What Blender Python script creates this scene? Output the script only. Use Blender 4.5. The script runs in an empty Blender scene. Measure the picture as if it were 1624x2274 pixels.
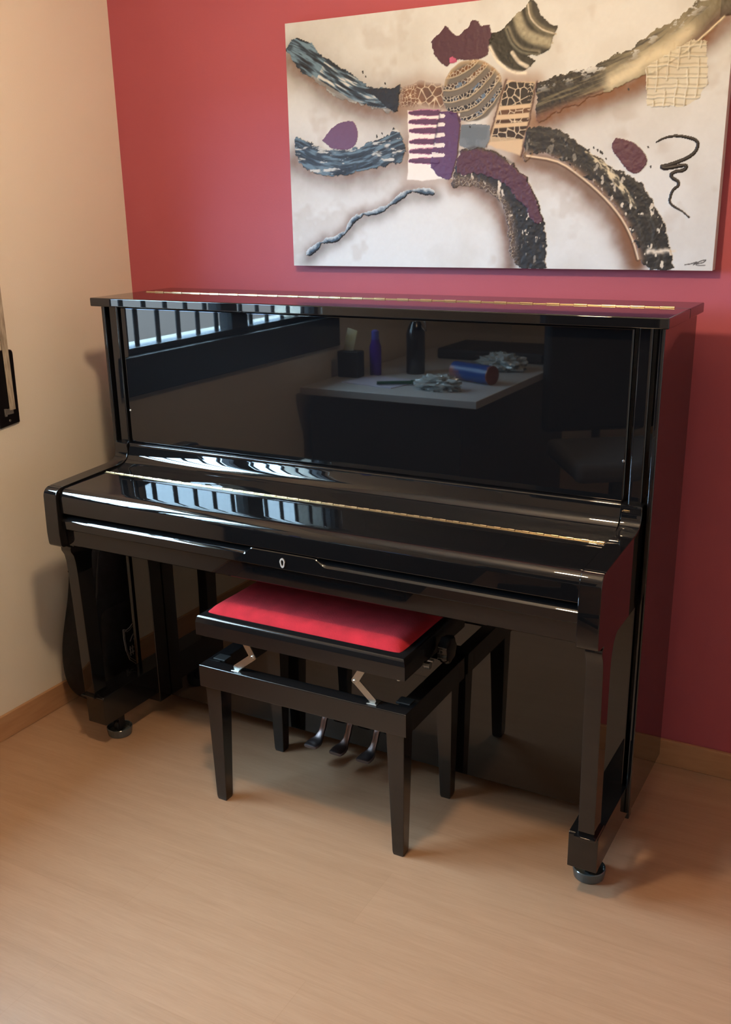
import bpy, bmesh, math
import numpy as np
from mathutils import Vector, Matrix, noise as mnoise

C = bpy.context.scene.collection
scene = bpy.context.scene
PI = math.pi


LAMP = 400
SKY = 56
EXPO = 0.07
CAML = (2.1953, -2.5128, 1.4818); CAMR = (0.50843, -0.32077, -0.02122); CAMF = 2221.0; CAMC = (791.2, 1187.0)
PAINT = {
'TL':[(-0.001,0.557),(0.02,0.572),(0.046,0.579),(0.075,0.564),(0.108,0.538),(0.149,0.512),(0.19,0.485),(0.222,0.467),(0.246,0.449),(0.322,0.44),(0.338,0.452),(0.336,0.423),(0.33,0.384),(0.306,0.383),(0.254,0.399),(0.197,0.415),(0.138,0.432),(0.13,0.446),(0.089,0.473),(0.047,0.496),(0.018,0.528)],
'TLc':[(0.014,0.549),(0.073,0.517),(0.148,0.472),(0.222,0.434),(0.286,0.417),(0.334,0.417)],
'TLd':[(0.222,0.445),(0.322,0.44),(0.338,0.452),(0.336,0.423),(0.33,0.384),(0.31,0.389),(0.262,0.425)],
'ML':[(0.017,0.332),(0.035,0.335),(0.065,0.32),(0.109,0.307),(0.151,0.299),(0.211,0.303),(0.26,0.315),(0.309,0.333),(0.318,0.349),(0.337,0.331),(0.353,0.287),(0.341,0.267),(0.309,0.258),(0.251,0.247),(0.184,0.238),(0.123,0.237),(0.08,0.241),(0.045,0.26),(0.02,0.29)],
'MLc':[(0.02,0.3),(0.081,0.273),(0.159,0.26),(0.243,0.271),(0.309,0.292),(0.349,0.304)],
'leafL':[(0.105,0.325),(0.136,0.354),(0.166,0.367),(0.2,0.368),(0.213,0.344),(0.211,0.32),(0.198,0.304),(0.164,0.298),(0.13,0.306)],
'thin':[(0.049,0.034),(0.072,0.049),(0.104,0.067),(0.136,0.071),(0.171,0.093),(0.194,0.121),(0.224,0.135),(0.266,0.142),(0.308,0.159),(0.332,0.176),(0.365,0.189),(0.397,0.191),(0.428,0.187)],
'topP':[(0.425,0.537),(0.46,0.57),(0.493,0.544),(0.508,0.555),(0.522,0.56),(0.533,0.577),(0.547,0.573),(0.555,0.56),(0.576,0.562),(0.58,0.543),(0.591,0.542),(0.577,0.516),(0.574,0.498),(0.549,0.487),(0.523,0.489),(0.501,0.494),(0.465,0.478),(0.45,0.489),(0.431,0.512)],
'pink':[(0.473,0.496),(0.483,0.5),(0.494,0.487),(0.476,0.484)],
'topB':[(0.58,0.54),(0.604,0.546),(0.628,0.565),(0.649,0.581),(0.669,0.593),(0.678,0.604),(0.692,0.597),(0.703,0.57),(0.728,0.55),(0.745,0.543),(0.735,0.523),(0.73,0.497),(0.703,0.487),(0.672,0.487),(0.693,0.476),(0.683,0.465),(0.667,0.454),(0.646,0.453),(0.621,0.467),(0.595,0.487),(0.577,0.513)],
'tb1':[(0.672,0.596),(0.68,0.566),(0.708,0.54),(0.742,0.527)],
'tb2':[(0.645,0.578),(0.658,0.545),(0.688,0.522),(0.734,0.509)],
'tb3':[(0.623,0.548),(0.637,0.52),(0.662,0.499),(0.7,0.491)],
'tb4':[(0.636,0.496),(0.653,0.475),(0.675,0.463)],
'tb5':[(0.579,0.513),(0.601,0.479),(0.637,0.455),(0.67,0.45)],
'RT':[(0.699,0.425),(0.739,0.437),(0.789,0.445),(0.841,0.453),(0.878,0.471),(0.916,0.479),(0.939,0.494),(0.957,0.51),(0.986,0.524),(1.021,0.537),(1.049,0.559),(1.07,0.576),(1.134,0.569),(1.137,0.537),(1.115,0.528),(1.083,0.499),(1.044,0.469),(1.004,0.453),(0.969,0.43),(0.883,0.401),(0.819,0.381),(0.773,0.366),(0.726,0.35),(0.702,0.342)],
'RTlow':[(0.702,0.345),(0.773,0.366),(0.883,0.398),(0.969,0.428),(1.044,0.469),(1.115,0.528)],
'RTcream':[(0.881,0.418),(0.943,0.446),(1.002,0.472),(1.042,0.497)],
'grid':[(0.955,0.442),(1.003,0.467),(1.049,0.488),(1.084,0.482),(1.091,0.398),(1.071,0.366),(1.036,0.354),(0.961,0.361)],
'boxL':[(0.338,0.439),(0.389,0.452),(0.454,0.441),(0.465,0.422),(0.465,0.383),(0.338,0.394)],
'boxR':[(0.622,0.436),(0.695,0.425),(0.69,0.383),(0.672,0.303),(0.589,0.313),(0.606,0.369)],
'boxRfull':[(0.622,0.439),(0.699,0.428),(0.666,0.265),(0.575,0.291)],
'key':[(0.358,0.386),(0.454,0.378),(0.503,0.372),(0.486,0.219),(0.357,0.216)],
'keyP':[(0.45,0.378),(0.496,0.372),(0.504,0.343),(0.497,0.272),(0.482,0.223),(0.459,0.22),(0.424,0.248),(0.432,0.301),(0.443,0.346)],
'blue':[(0.507,0.343),(0.581,0.339),(0.571,0.285),(0.504,0.294)],
'N':[(0.501,0.281),(0.542,0.29),(0.594,0.278),(0.645,0.247),(0.69,0.201),(0.716,0.149),(0.733,0.09),(0.739,0.007),(0.7,0.003),(0.66,0.006),(0.644,0.043),(0.639,0.084),(0.627,0.137),(0.596,0.177),(0.543,0.201),(0.486,0.199),(0.49,0.232)],
'Npur':[(0.501,0.281),(0.542,0.286),(0.594,0.275),(0.645,0.244),(0.69,0.198),(0.714,0.145),(0.725,0.109),(0.704,0.11),(0.677,0.149),(0.632,0.196),(0.588,0.22),(0.543,0.231),(0.497,0.229)],
'Nin':[(0.498,0.212),(0.551,0.201),(0.6,0.174),(0.628,0.134),(0.642,0.077),(0.649,0.009)],
'O':[(0.675,0.315),(0.688,0.329),(0.734,0.326),(0.775,0.311),(0.824,0.278),(0.879,0.239),(0.92,0.219),(0.953,0.2),(0.988,0.157),(1.018,0.107),(1.038,0.051),(1.048,0.004),(0.993,0.001),(0.964,0.038),(0.949,0.076),(0.919,0.127),(0.877,0.171),(0.821,0.216),(0.757,0.256),(0.708,0.273),(0.674,0.252)],
'Oin':[(0.68,0.265),(0.758,0.249),(0.821,0.21),(0.877,0.164),(0.92,0.117),(0.948,0.07),(0.965,0.025)],
'Ocr':[(0.825,0.269),(0.873,0.233),(0.915,0.189),(0.954,0.139)],
'leafR':[(0.886,0.284),(0.895,0.296),(0.909,0.293),(0.935,0.285),(0.958,0.266),(0.971,0.245),(0.964,0.227),(0.949,0.217),(0.929,0.222),(0.908,0.247),(0.891,0.266)],
'rowsP':[(0.365,0.379),(0.365,0.358),(0.365,0.337),(0.365,0.311),(0.365,0.288),(0.365,0.265),(0.443,0.375),(0.443,0.354),(0.443,0.333),(0.443,0.308),(0.443,0.285),(0.443,0.262)],
'blob':[(0.533,0.42),(0.612,0.415),(0.535,0.35)],
'dots':[(0.844,0.277),(0.854,0.271),(0.865,0.264),(0.875,0.251),(0.861,0.267),(0.92,0.213),(0.971,0.273),(0.98,0.23),(0.231,0.483),(0.239,0.472),(0.295,0.452),(0.001,0.553),(0.53,0.338),(0.918,0.398),(0.269,0.328),(0.285,0.334)],
'squig':[(0.989,0.283),(1.007,0.291),(1.031,0.294),(1.057,0.29),(1.077,0.282),(1.081,0.272),(1.077,0.26),(1.063,0.248),(1.038,0.238),(1.017,0.232),(1.005,0.23),(1.012,0.226),(1.033,0.228),(1.055,0.231),(1.059,0.226),(1.052,0.22),(1.037,0.218),(1.027,0.212),(1.032,0.204),(1.043,0.197),(1.045,0.188),(1.034,0.178),(1.029,0.163),(1.03,0.15),(1.043,0.14),(1.059,0.131),(1.075,0.118)],
'sig':[(1.074,0.013),(1.087,0.015),(1.1,0.019),(1.093,0.013),(1.108,0.021),(1.12,0.024),(1.114,0.018),(1.1,0.015),(1.102,0.012),(1.119,0.012)],
}

# ------------------------------------------------------------------ helpers
def new_mat(name, color, rough=0.5, metal=0.0, spec=0.5, coat=0.0, ior=None):
    m = bpy.data.materials.new(name); m.use_nodes = True
    b = m.node_tree.nodes['Principled BSDF']
    b.inputs['Base Color'].default_value = (*color, 1)
    b.inputs['Roughness'].default_value = rough
    b.inputs['Metallic'].default_value = metal
    b.inputs['Specular IOR Level'].default_value = spec
    if ior: b.inputs['IOR'].default_value = ior
    b.inputs['Coat Weight'].default_value = coat
    b.inputs['Coat Roughness'].default_value = 0.02
    return m

def nodes(m):
    nt = m.node_tree
    return nt, nt.nodes, nt.links, nt.nodes['Principled BSDF']

def noise_color(m, c1, c2, scale=(1, 1, 1), nscale=5, detail=6, lo=.35, hi=.65, bump=0, bscale=60, rough=None):
    nt, N, L, b = nodes(m)
    tc = N.new('ShaderNodeTexCoord'); mp = N.new('ShaderNodeMapping'); mp.inputs['Scale'].default_value = scale
    nz = N.new('ShaderNodeTexNoise'); nz.inputs['Scale'].default_value = nscale; nz.inputs['Detail'].default_value = detail
    rp = N.new('ShaderNodeValToRGB'); rp.color_ramp.elements[0].position = lo; rp.color_ramp.elements[1].position = hi
    rp.color_ramp.elements[0].color = (*c1, 1); rp.color_ramp.elements[1].color = (*c2, 1)
    L.new(tc.outputs['Object'], mp.inputs['Vector']); L.new(mp.outputs[0], nz.inputs['Vector'])
    L.new(nz.outputs['Fac'], rp.inputs['Fac']); L.new(rp.outputs['Color'], b.inputs['Base Color'])
    if bump:
        n2 = N.new('ShaderNodeTexNoise'); n2.inputs['Scale'].default_value = bscale; n2.inputs['Detail'].default_value = 4
        L.new(tc.outputs['Object'], n2.inputs['Vector'])
        bp = N.new('ShaderNodeBump'); bp.inputs['Strength'].default_value = bump; bp.inputs['Distance'].default_value = .002
        L.new(n2.outputs['Fac'], bp.inputs['Height']); L.new(bp.outputs['Normal'], b.inputs['Normal'])
    return m

def finish(bm, name, mat, parent=None, smooth=True, angle=32, weighted=False):
    bmesh.ops.recalc_face_normals(bm, faces=bm.faces[:])
    me = bpy.data.meshes.new(name); bm.to_mesh(me); bm.free()
    if isinstance(mat, (list, tuple)):
        for m in mat: me.materials.append(m)
    else: me.materials.append(mat)
    if smooth:
        for p in me.polygons: p.use_smooth = True
        me.set_sharp_from_angle(angle=math.radians(angle))
    o = bpy.data.objects.new(name, me); C.objects.link(o)
    if weighted:
        w = o.modifiers.new('wn', 'WEIGHTED_NORMAL'); w.keep_sharp = True; w.weight = 100
    if parent: o.parent = parent
    return o

def bx(bm, lo, hi, bev=0.0, seg=3, mi=0, rot=None, cen=None):
    t = bmesh.new()
    bmesh.ops.create_cube(t, size=1)
    s = [hi[i] - lo[i] for i in range(3)]; c = [(hi[i] + lo[i]) / 2 for i in range(3)]
    for v in t.verts: v.co = Vector((v.co.x * s[0] + c[0], v.co.y * s[1] + c[1], v.co.z * s[2] + c[2]))
    if bev > 0: bmesh.ops.bevel(t, geom=t.edges[:], offset=bev, segments=seg, profile=.5, affect='EDGES')
    if rot is not None:
        cc = Vector(cen if cen else c)
        bmesh.ops.rotate(t, cent=cc, matrix=rot, verts=t.verts[:])
    join(bm, t, mi)

def join(bm, t, mi=0):
    vm = {}
    for v in t.verts: vm[v] = bm.verts.new(v.co)
    for f in t.faces:
        try:
            nf = bm.faces.new([vm[v] for v in f.verts]); nf.material_index = mi
        except ValueError: pass
    t.free()

def box(name, mat, lo, hi, parent=None, bev=0.002, seg=3, **k):
    bm = bmesh.new(); bx(bm, lo, hi, bev, seg)
    return finish(bm, name, mat, parent, weighted=bev > 0, **k)

def prism_x(bm, prof, x0, x1, mi=0, bev=0.0, seg=2):
    """extrude a closed (y,z) outline along x; the two end rims are bevelled"""
    t = bmesh.new()
    a = [t.verts.new((x0, y, z)) for y, z in prof]; b = [t.verts.new((x1, y, z)) for y, z in prof]
    n = len(prof)
    fa = t.faces.new(a); fb = t.faces.new(b[::-1])
    for i in range(n): t.faces.new([a[i], b[i], b[(i + 1) % n], a[(i + 1) % n]])
    bmesh.ops.recalc_face_normals(t, faces=t.faces[:])
    if bev:
        es = [e for e in t.edges if abs(e.verts[0].co.x - e.verts[1].co.x) < 1e-9]
        bmesh.ops.bevel(t, geom=es, offset=bev, segments=seg, profile=.5, affect='EDGES')
    join(bm, t, mi)

def rounded(pts, r, n=6):
    """round the corners of a closed 2-D outline; r is one radius or one per corner"""
    out = []; N = len(pts)
    for i, p in enumerate(pts):
        ri = r[i] if isinstance(r, (list, tuple)) else r
        p = Vector(p); a = Vector(pts[i - 1]); b = Vector(pts[(i + 1) % N])
        if ri <= 0: out.append(tuple(p)); continue
        da = (a - p); db = (b - p); la, lb = da.length, db.length
        da.normalize(); db.normalize()
        ang = math.acos(max(-1, min(1, da.dot(db))))
        t = min(ri / math.tan(ang / 2), la * .49, lb * .49)
        p0 = p + da * t; p1 = p + db * t
        for k in range(n + 1):
            s = k / n
            q = p0 * (1 - s) ** 2 + p * 2 * s * (1 - s) + p1 * s ** 2
            out.append(tuple(q))
    return out

def lathe(bm, prof, cen=(0, 0, 0), n=32, axis='Z', mi=0):
    t = bmesh.new(); rings = []
    for r, z in prof:
        if r < 1e-6: rings.append([t.verts.new((0, 0, z))])
        else: rings.append([t.verts.new((r * math.cos(2 * PI * k / n), r * math.sin(2 * PI * k / n), z)) for k in range(n)])
    for a, b in zip(rings, rings[1:]):
        for k in range(n):
            k2 = (k + 1) % n
            if len(a) == 1 and len(b) == 1: continue
            if len(a) == 1: t.faces.new([a[0], b[k], b[k2]])
            elif len(b) == 1: t.faces.new([a[k], a[k2], b[0]])
            else: t.faces.new([a[k], a[k2], b[k2], b[k]])
    if axis == 'X': bmesh.ops.rotate(t, cent=(0, 0, 0), matrix=Matrix.Rotation(PI / 2, 3, 'Y'), verts=t.verts[:])
    if axis == 'Y': bmesh.ops.rotate(t, cent=(0, 0, 0), matrix=Matrix.Rotation(-PI / 2, 3, 'X'), verts=t.verts[:])
    for v in t.verts: v.co += Vector(cen)
    join(bm, t, mi)

def tube(bm, pts, r, n=10, mi=0, flat=None):
    """tube through points; r number or list; flat=(axis vector, ratio) squashes"""
    t = bmesh.new(); pts = [Vector(p) for p in pts]; rings = []
    for i, p in enumerate(pts):
        d = (pts[min(i + 1, len(pts) - 1)] - pts[max(i - 1, 0)]).normalized()
        up = Vector((0, 0, 1)) if abs(d.z) < .95 else Vector((1, 0, 0))
        u = d.cross(up).normalized(); v = u.cross(d)
        ri = r[i] if isinstance(r, (list, tuple)) else r
        ru, rv = (ri if isinstance(ri, tuple) else (ri, ri))
        rings.append([t.verts.new(p + u * math.cos(2 * PI * k / n) * ru + v * math.sin(2 * PI * k / n) * rv) for k in range(n)])
    for a, b in zip(rings, rings[1:]):
        for k in range(n): t.faces.new([a[k], a[(k + 1) % n], b[(k + 1) % n], b[k]])
    t.faces.new(rings[0]); t.faces.new(rings[-1][::-1])
    join(bm, t, mi)

def loft(bm, rings, closed=True, caps=True, mi=0):
    t = bmesh.new(); R = [[t.verts.new(p) for p in r] for r in rings]; n = len(R[0])
    for a, b in zip(R, R[1:]):
        for k in range(n if closed else n - 1): t.faces.new([a[k], a[(k + 1) % n], b[(k + 1) % n], b[k]])
    if caps: t.faces.new(R[0][::-1]); t.faces.new(R[-1])
    join(bm, t, mi)

def thing(name, label, cat, loc=(0, 0, 0), rotz=0, group=None):
    o = bpy.data.objects.new(name, None); C.objects.link(o)
    o.location = loc; o.rotation_euler = (0, 0, rotz); o.empty_display_size = .05
    return tag(o, label, cat, group)

def tag(o, label, cat, group=None):
    o['label'] = label; o['category'] = cat
    if group: o['group'] = group
    return o

def struct(o): o['kind'] = 'structure'; return o

# ------------------------------------------------------------------ materials
lacquer = new_mat('black_piano_lacquer', (.005, .005, .0055), rough=.02, spec=.7)
satin = new_mat('black_bench_lacquer', (.008, .0075, .008), rough=.12, spec=.75)
brass = new_mat('brass', (.60, .49, .31), rough=.2, metal=1)
steel = new_mat('zinc_steel', (.55, .56, .54), rough=.3, metal=1)
pedalm = new_mat('worn_pedal_metal', (.24, .19, .19), rough=.38, metal=1)
cupm = new_mat('grey_cup_plastic', (.07, .085, .09), rough=.10, spec=.9)
rubber = new_mat('black_rubber', (.012, .012, .012), rough=.6)
dark_in = new_mat('dark_interior_wood', (.02, .015, .01), rough=.8)

velvet = new_mat('red_velvet', (.55, .012, .03), rough=.95)
noise_color(velvet, (.36, .007, .016), (.52, .012, .025), nscale=24, detail=5, lo=.3, hi=.7, bump=.5, bscale=400)
velvet.node_tree.nodes['Principled BSDF'].inputs['Sheen Weight'].default_value = .08
velvet.node_tree.nodes['Principled BSDF'].inputs['Sheen Tint'].default_value = (1, .3, .35, 1)

redwall = new_mat('red_wall_paint', (.45, .055, .06), rough=.55, spec=.35)
noise_color(redwall, (.43, .092, .118), (.45, .100, .126), nscale=3, bump=.12, bscale=220)
beige = new_mat('beige_wall_paint', (.72, .60, .44), rough=.65, spec=.3)
noise_color(beige, (.80, .745, .635), (.82, .765, .655), nscale=2, bump=.12, bscale=220)
white = new_mat('ceiling_paint', (.8, .78, .74), rough=.8)
baseb = new_mat('oak_baseboard', (.5, .3, .15), rough=.45)
noise_color(baseb, (.44, .235, .115), (.50, .28, .145), scale=(1, 1, 8), nscale=9, bump=.05)

floorm = new_mat('beech_laminate', (.6, .4, .25), rough=.38, spec=.4)
def floor_nodes():
    nt, N, L, b = nodes(floorm)
    tc = N.new('ShaderNodeTexCoord')
    def mp(s):
        m = N.new('ShaderNodeMapping'); m.inputs['Scale'].default_value = s; L.new(tc.outputs['Object'], m.inputs['Vector']); return m
    a = N.new('ShaderNodeTexNoise'); a.inputs['Scale'].default_value = 3.0; a.inputs['Detail'].default_value = 8; a.inputs['Roughness'].default_value = .62
    a.inputs['Distortion'].default_value = .35
    L.new(mp((.7, 9, 1)).outputs[0], a.inputs['Vector'])
    f = N.new('ShaderNodeTexNoise'); f.inputs['Scale'].default_value = 14; f.inputs['Detail'].default_value = 6; f.inputs['Roughness'].default_value = .7
    L.new(mp((.9, 16, 1)).outputs[0], f.inputs['Vector'])
    mix = N.new('ShaderNodeMix'); mix.data_type = 'FLOAT'; mix.inputs[0].default_value = .45
    L.new(a.outputs['Fac'], mix.inputs[2]); L.new(f.outputs['Fac'], mix.inputs[3])
    r = N.new('ShaderNodeValToRGB'); e = r.color_ramp.elements
    e[0].position = .34; e[0].color = (.40, .242, .147, 1); e[1].position = .66; e[1].color = (.485, .311, .197, 1)
    m = e.new(.5); m.color = (.445, .277, .172, 1)
    L.new(mix.outputs[0], r.inputs['Fac'])
    # plank rows: faint tone steps and seams
    br = N.new('ShaderNodeTexBrick'); br.inputs['Scale'].default_value = 1; br.inputs['Brick Width'].default_value = 1.3; br.inputs['Row Height'].default_value = .192
    br.inputs['Mortar Size'].default_value = .0007; br.inputs['Mortar Smooth'].default_value = .6; br.offset = .37
    br.inputs['Color1'].default_value = (1, 1, 1, 1); br.inputs['Color2'].default_value = (.955, .95, .94, 1); br.inputs['Mortar'].default_value = (.86, .82, .78, 1)
    L.new(tc.outputs['Object'], br.inputs['Vector'])
    mm = N.new('ShaderNodeMix'); mm.data_type = 'RGBA'; mm.blend_type = 'MULTIPLY'; mm.inputs[0].default_value = .8
    L.new(r.outputs['Color'], mm.inputs[6]); L.new(br.outputs['Color'], mm.inputs[7]); L.new(mm.outputs[2], b.inputs['Base Color'])
    bp = N.new('ShaderNodeBump'); bp.inputs['Strength'].default_value = .06; bp.inputs['Distance'].default_value = .001
    L.new(f.outputs['Fac'], bp.inputs['Height']); L.new(bp.outputs['Normal'], b.inputs['Normal'])
floor_nodes()

# ------------------------------------------------------------------ room shell
RX, RY, RZ = 3.7, -4.1, 2.5
def room():
    bm = bmesh.new(); bx(bm, (-.3, RY - .2, -.1), (RX + .2, .2, 0)); struct(finish(bm, 'floor', floorm, smooth=False))
    bm = bmesh.new(); bx(bm, (-.3, RY - .2, RZ), (RX + .2, .2, RZ + .1)); struct(finish(bm, 'ceiling', white, smooth=False))
    bm = bmesh.new(); bx(bm, (-.25, 0, 0), (RX, .2, RZ)); struct(finish(bm, 'wall_back', redwall, smooth=False))
    bm = bmesh.new(); bx(bm, (RX, RY, 0), (RX + .2, .2, RZ)); struct(finish(bm, 'wall_right', beige, smooth=False))
    bm = bmesh.new(); bx(bm, (-.25, RY - .2, 0), (RX + .2, RY, RZ)); struct(finish(bm, 'wall_front', beige, smooth=False))
    bm = bmesh.new()
    y0, y1 = WIN[0], WIN[1]; z0, z1 = WIN[2], WIN[3]
    bx(bm, (-.25, y0, 0), (0, 0, RZ)); bx(bm, (-.25, RY, 0), (0, y1, RZ))
    bx(bm, (-.25, y1, 0), (0, y0, z0)); bx(bm, (-.25, y1, z1), (0, y0, RZ))
    struct(finish(bm, 'wall_left', beige, smooth=False))
    # oak baseboards
    def bboard(name, lo, hi):
        bm = bmesh.new(); bx(bm, lo, hi, .003, 2); o = finish(bm, name, baseb, weighted=True); struct(o)
    bboard('baseboard_left', (0, RY, 0), (.012, 0, .0757)); bboard('baseboard_back', (.012, -.012, 0), (RX, 0, .0757))
    bboard('baseboard_right', (RX - .012, RY, 0), (RX, -.012, .0757)); bboard('baseboard_front', (.012, RY, 0), (RX - .012, RY + .012, .0757))

WIN = (-.777, -2.02, 1.028, 1.86)
def window():
    y0, y1, z0, z1 = WIN
    fr = new_mat('dark_window_frame', (.02, .022, .025), rough=.35)
    gl = bpy.data.materials.new('clear_window_glass'); gl.use_nodes = True
    nt = gl.node_tree; nt.nodes.clear()
    out = nt.nodes.new('ShaderNodeOutputMaterial'); mx = nt.nodes.new('ShaderNodeMixShader'); tr = nt.nodes.new('ShaderNodeBsdfTransparent'); g = nt.nodes.new('ShaderNodeBsdfGlossy')
    g.inputs['Roughness'].default_value = .01; tr.inputs[0].default_value = (.95, .97, .97, 1); mx.inputs[0].default_value = .06
    nt.links.new(tr.outputs[0], mx.inputs[1]); nt.links.new(g.outputs[0], mx.inputs[2]); nt.links.new(mx.outputs[0], out.inputs[0])
    bm = bmesh.new()
    x0, x1 = -.08, -.02
    bx(bm, (x0, y1, z0), (x1, y0, z0 + .02), .003); bx(bm, (x0, y1, z1 - .04), (x1, y0, z1), .003)
    bx(bm, (x0, y0 - .03, z0), (x1, y0, z1), .003); bx(bm, (x0, y1, z0), (x1, y1 + .03, z1), .003)
    bx(bm, (x0, -1.46, z0), (x1, -1.362, z1), .003)
    w = struct(finish(bm, 'window_1', fr, weighted=True))
    for a, b in ((y0 - .03, -1.362), (-1.46, y1 + .03)):
        bm = bmesh.new(); bx(bm, (-.043, b, z0 + .02), (-.039, a, z1 - .04)); finish(bm, 'window_pane', gl, w, smooth=False)
    # dark stone sill with its apron
    bm = bmesh.new(); bx(bm, (-.08, y1 - .04, z0 - .125), (.022, y0 + .04, z0), .004); finish(bm, 'window_sill', fr, w, weighted=True)
    # vertical security bars just outside the glass
    bm = bmesh.new()
    y = -.887
    while y > y1:
        if not (-1.47 < y < -1.35): tube(bm, [(-.058, y, z0), (-.058, y, z1)], .0085, 8)
        y -= .107
    finish(bm, 'window_bars', fr, w)
room(); window()

# ------------------------------------------------------------------ the piano
W = 1.53; H = 1.2527; S = .012
PX, PG, TH = .2436, .1111, -.0095
piano = thing('upright_piano', 'glossy black upright piano with closed lid and closed keyboard cover against the red wall', 'piano', (PX, -PG, 0), TH)
def P(bm, name, mat=lacquer, **k): return finish(bm, name, mat, piano, weighted=k.pop('weighted', True), **k)

def arc(cy, cz, r, a0, a1, n=8):
    return [(cy + r * math.cos(math.radians(a0 + (a1 - a0) * k / n)), cz + r * math.sin(math.radians(a0 + (a1 - a0) * k / n))) for k in range(n + 1)]

# tall side panels, full height and depth
for x0, x1 in ((S, S + .0115), (W - S - .0115, W - S)):
    bm = bmesh.new(); bx(bm, (x0, -.3113, .0994), (x1, -.007, H - .0223), .0025, 3); P(bm, 'side_panel')
# closed carcass behind
bm = bmesh.new(); bx(bm, (S + .0115, -.02, .099), (W - S - .0115, -.008, H - .0223)); P(bm, 'back_panel', dark_in, weighted=False)
bm = bmesh.new(); bx(bm, (S + .019, -.235, .052), (W - S - .019, -.02, .085), .002); P(bm, 'bottom_board')
# lid: rear board and front flap meeting at the long brass hinge
def lidpiece(name, y0, y1):
    bm = bmesh.new(); bx(bm, (0, y0, H - .0223), (W, y1, H), .0028, 3); P(bm, name)
lidpiece('lid', -.3385, -.1452); lidpiece('lid', -.1444, 0)
def hinge(name, x0, x1, y, z, r, n):
    bm = bmesh.new(); L = (x1 - x0) / n
    bx(bm, (x0, y - 2.4 * r, z - .0006), (x1, y + 2.4 * r, z + .0009), .0003, 1)
    for i in range(n):
        a = x0 + i * L
        rr = r if i % 2 else r * .55
        tube(bm, [(a + .0006, y, z + r * .55), (a + L - .0006, y, z + r * .55)], rr, 12)
    return P(bm, name, brass, weighted=False)
hinge('lid_hinge', .033, 1.497, -.145, H - .0006, .0027, 46)

# upper front: posts, groove strips, gloss panel, small screws
for sx in (0, 1):
    f = (lambda x: W - x) if sx else (lambda x: x)
    def span(a, b): return (min(f(a), f(b)), max(f(a), f(b)))
    a, b = span(.036, .066)
    bm = bmesh.new(); bx(bm, (a, -.308, .85), (b, -.270, H - .0225), .004, 4); P(bm, 'post')
    a, b = span(.0236, .078)
    bm = bmesh.new(); bx(bm, (a, -.288, .85), (b, -.262, H - .0225), .001, 1); P(bm, 'groove_strip')
bm = bmesh.new(); bx(bm, (.0745, -.3065, .8565), (W - .0745, -.285, H - .0245), .005, 5); P(bm, 'upper_panel')
for x in (.080, W - .080):
    bm = bmesh.new(); lathe(bm, [(0, .0025), (.0022, .0022), (.0034, .0008), (.0036, 0)], (0, 0, 0), 16)
    o = P(bm, 'panel_screw', steel, weighted=False); o.rotation_euler = (PI / 2, 0, 0); o.location = (x, -.3063, .9475)
    o['label'] = 'silver screw'

# music ledge: nosing above a long concave cove, running between the cheeks
cove = [(-.285, .857), (-.316, .857)] + arc(-.316, .8525, .0045, 90, 200, 5)[1:] + [(-.3215, .846), (-.324, .838)] \
     + [(-.3265, .829), (-.3305, .8205), (-.3365, .813), (-.3445, .8075), (-.354, .804), (-.364, .802), (-.374, .801)]
cove_in = cove + [(-.4225, .7985), (-.4225, .785), (-.285, .785)]
bm = bmesh.new(); prism_x(bm, cove_in, .0755, W - .0755, bev=.0015); P(bm, 'music_ledge', angle=50)
# keyboard cover
fb = [(-.4245, .7985), (-.56, .7935), (-.5705, .7925)] + arc(-.5715, .7655, .027, 88, 180, 14) + [(-.5985, .7315), (-.5965, .7290), (-.575, .7290), (-.575, .775), (-.4245, .782)]
bm = bmesh.new(); prism_x(bm, fb, .0765, W - .0765, bev=.001); P(bm, 'keyboard_cover', angle=40)
hinge('cover_hinge', .079, W - .079, -.4235, .7985, .0026, 84)

# key slip with two long finger grooves and a plain centre with the lock
def slip():
    bm = bmesh.new(); rings = []
    def g(x):   # groove depth 0..1
        for a, b in ((.672, .69), ):
            pass
        def ss(t): t = max(0, min(1, t)); return t * t * (3 - 2 * t)
        return 1 - ss((x - .655) / .022) * (1 - ss((x - .845) / .032))
    xs = [.0755, .2, .4, .6] + [.65 + i * .003 for i in range(12)] + [.72, .78] + [.84 + i * .004 for i in range(12)] + [1.0, 1.2, 1.4, W - .0755]
    for x in xs:
        k = g(x)
        zt = .7265 - .004 * k
        pr = [(-.54, .70), (-.54, .6375), (-.5815, .6375), (-.5835, .6395), (-.586, .682), (-.5945, .6845), (-.5975, .6875),
              (-.5985, .7245 - .0165 * k), (-.597 + .0015 * k, .7262 - .0145 * k), (-.590 + .010 * k, .7265 - .003 * k), (-.585 + .010 * k, .7265), (-.54, .7265)]
        rings.append([(x, y, z) for y, z in pr])
    loft(bm, rings); return P(bm, 'key_slip', angle=24)
slip()
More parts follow.
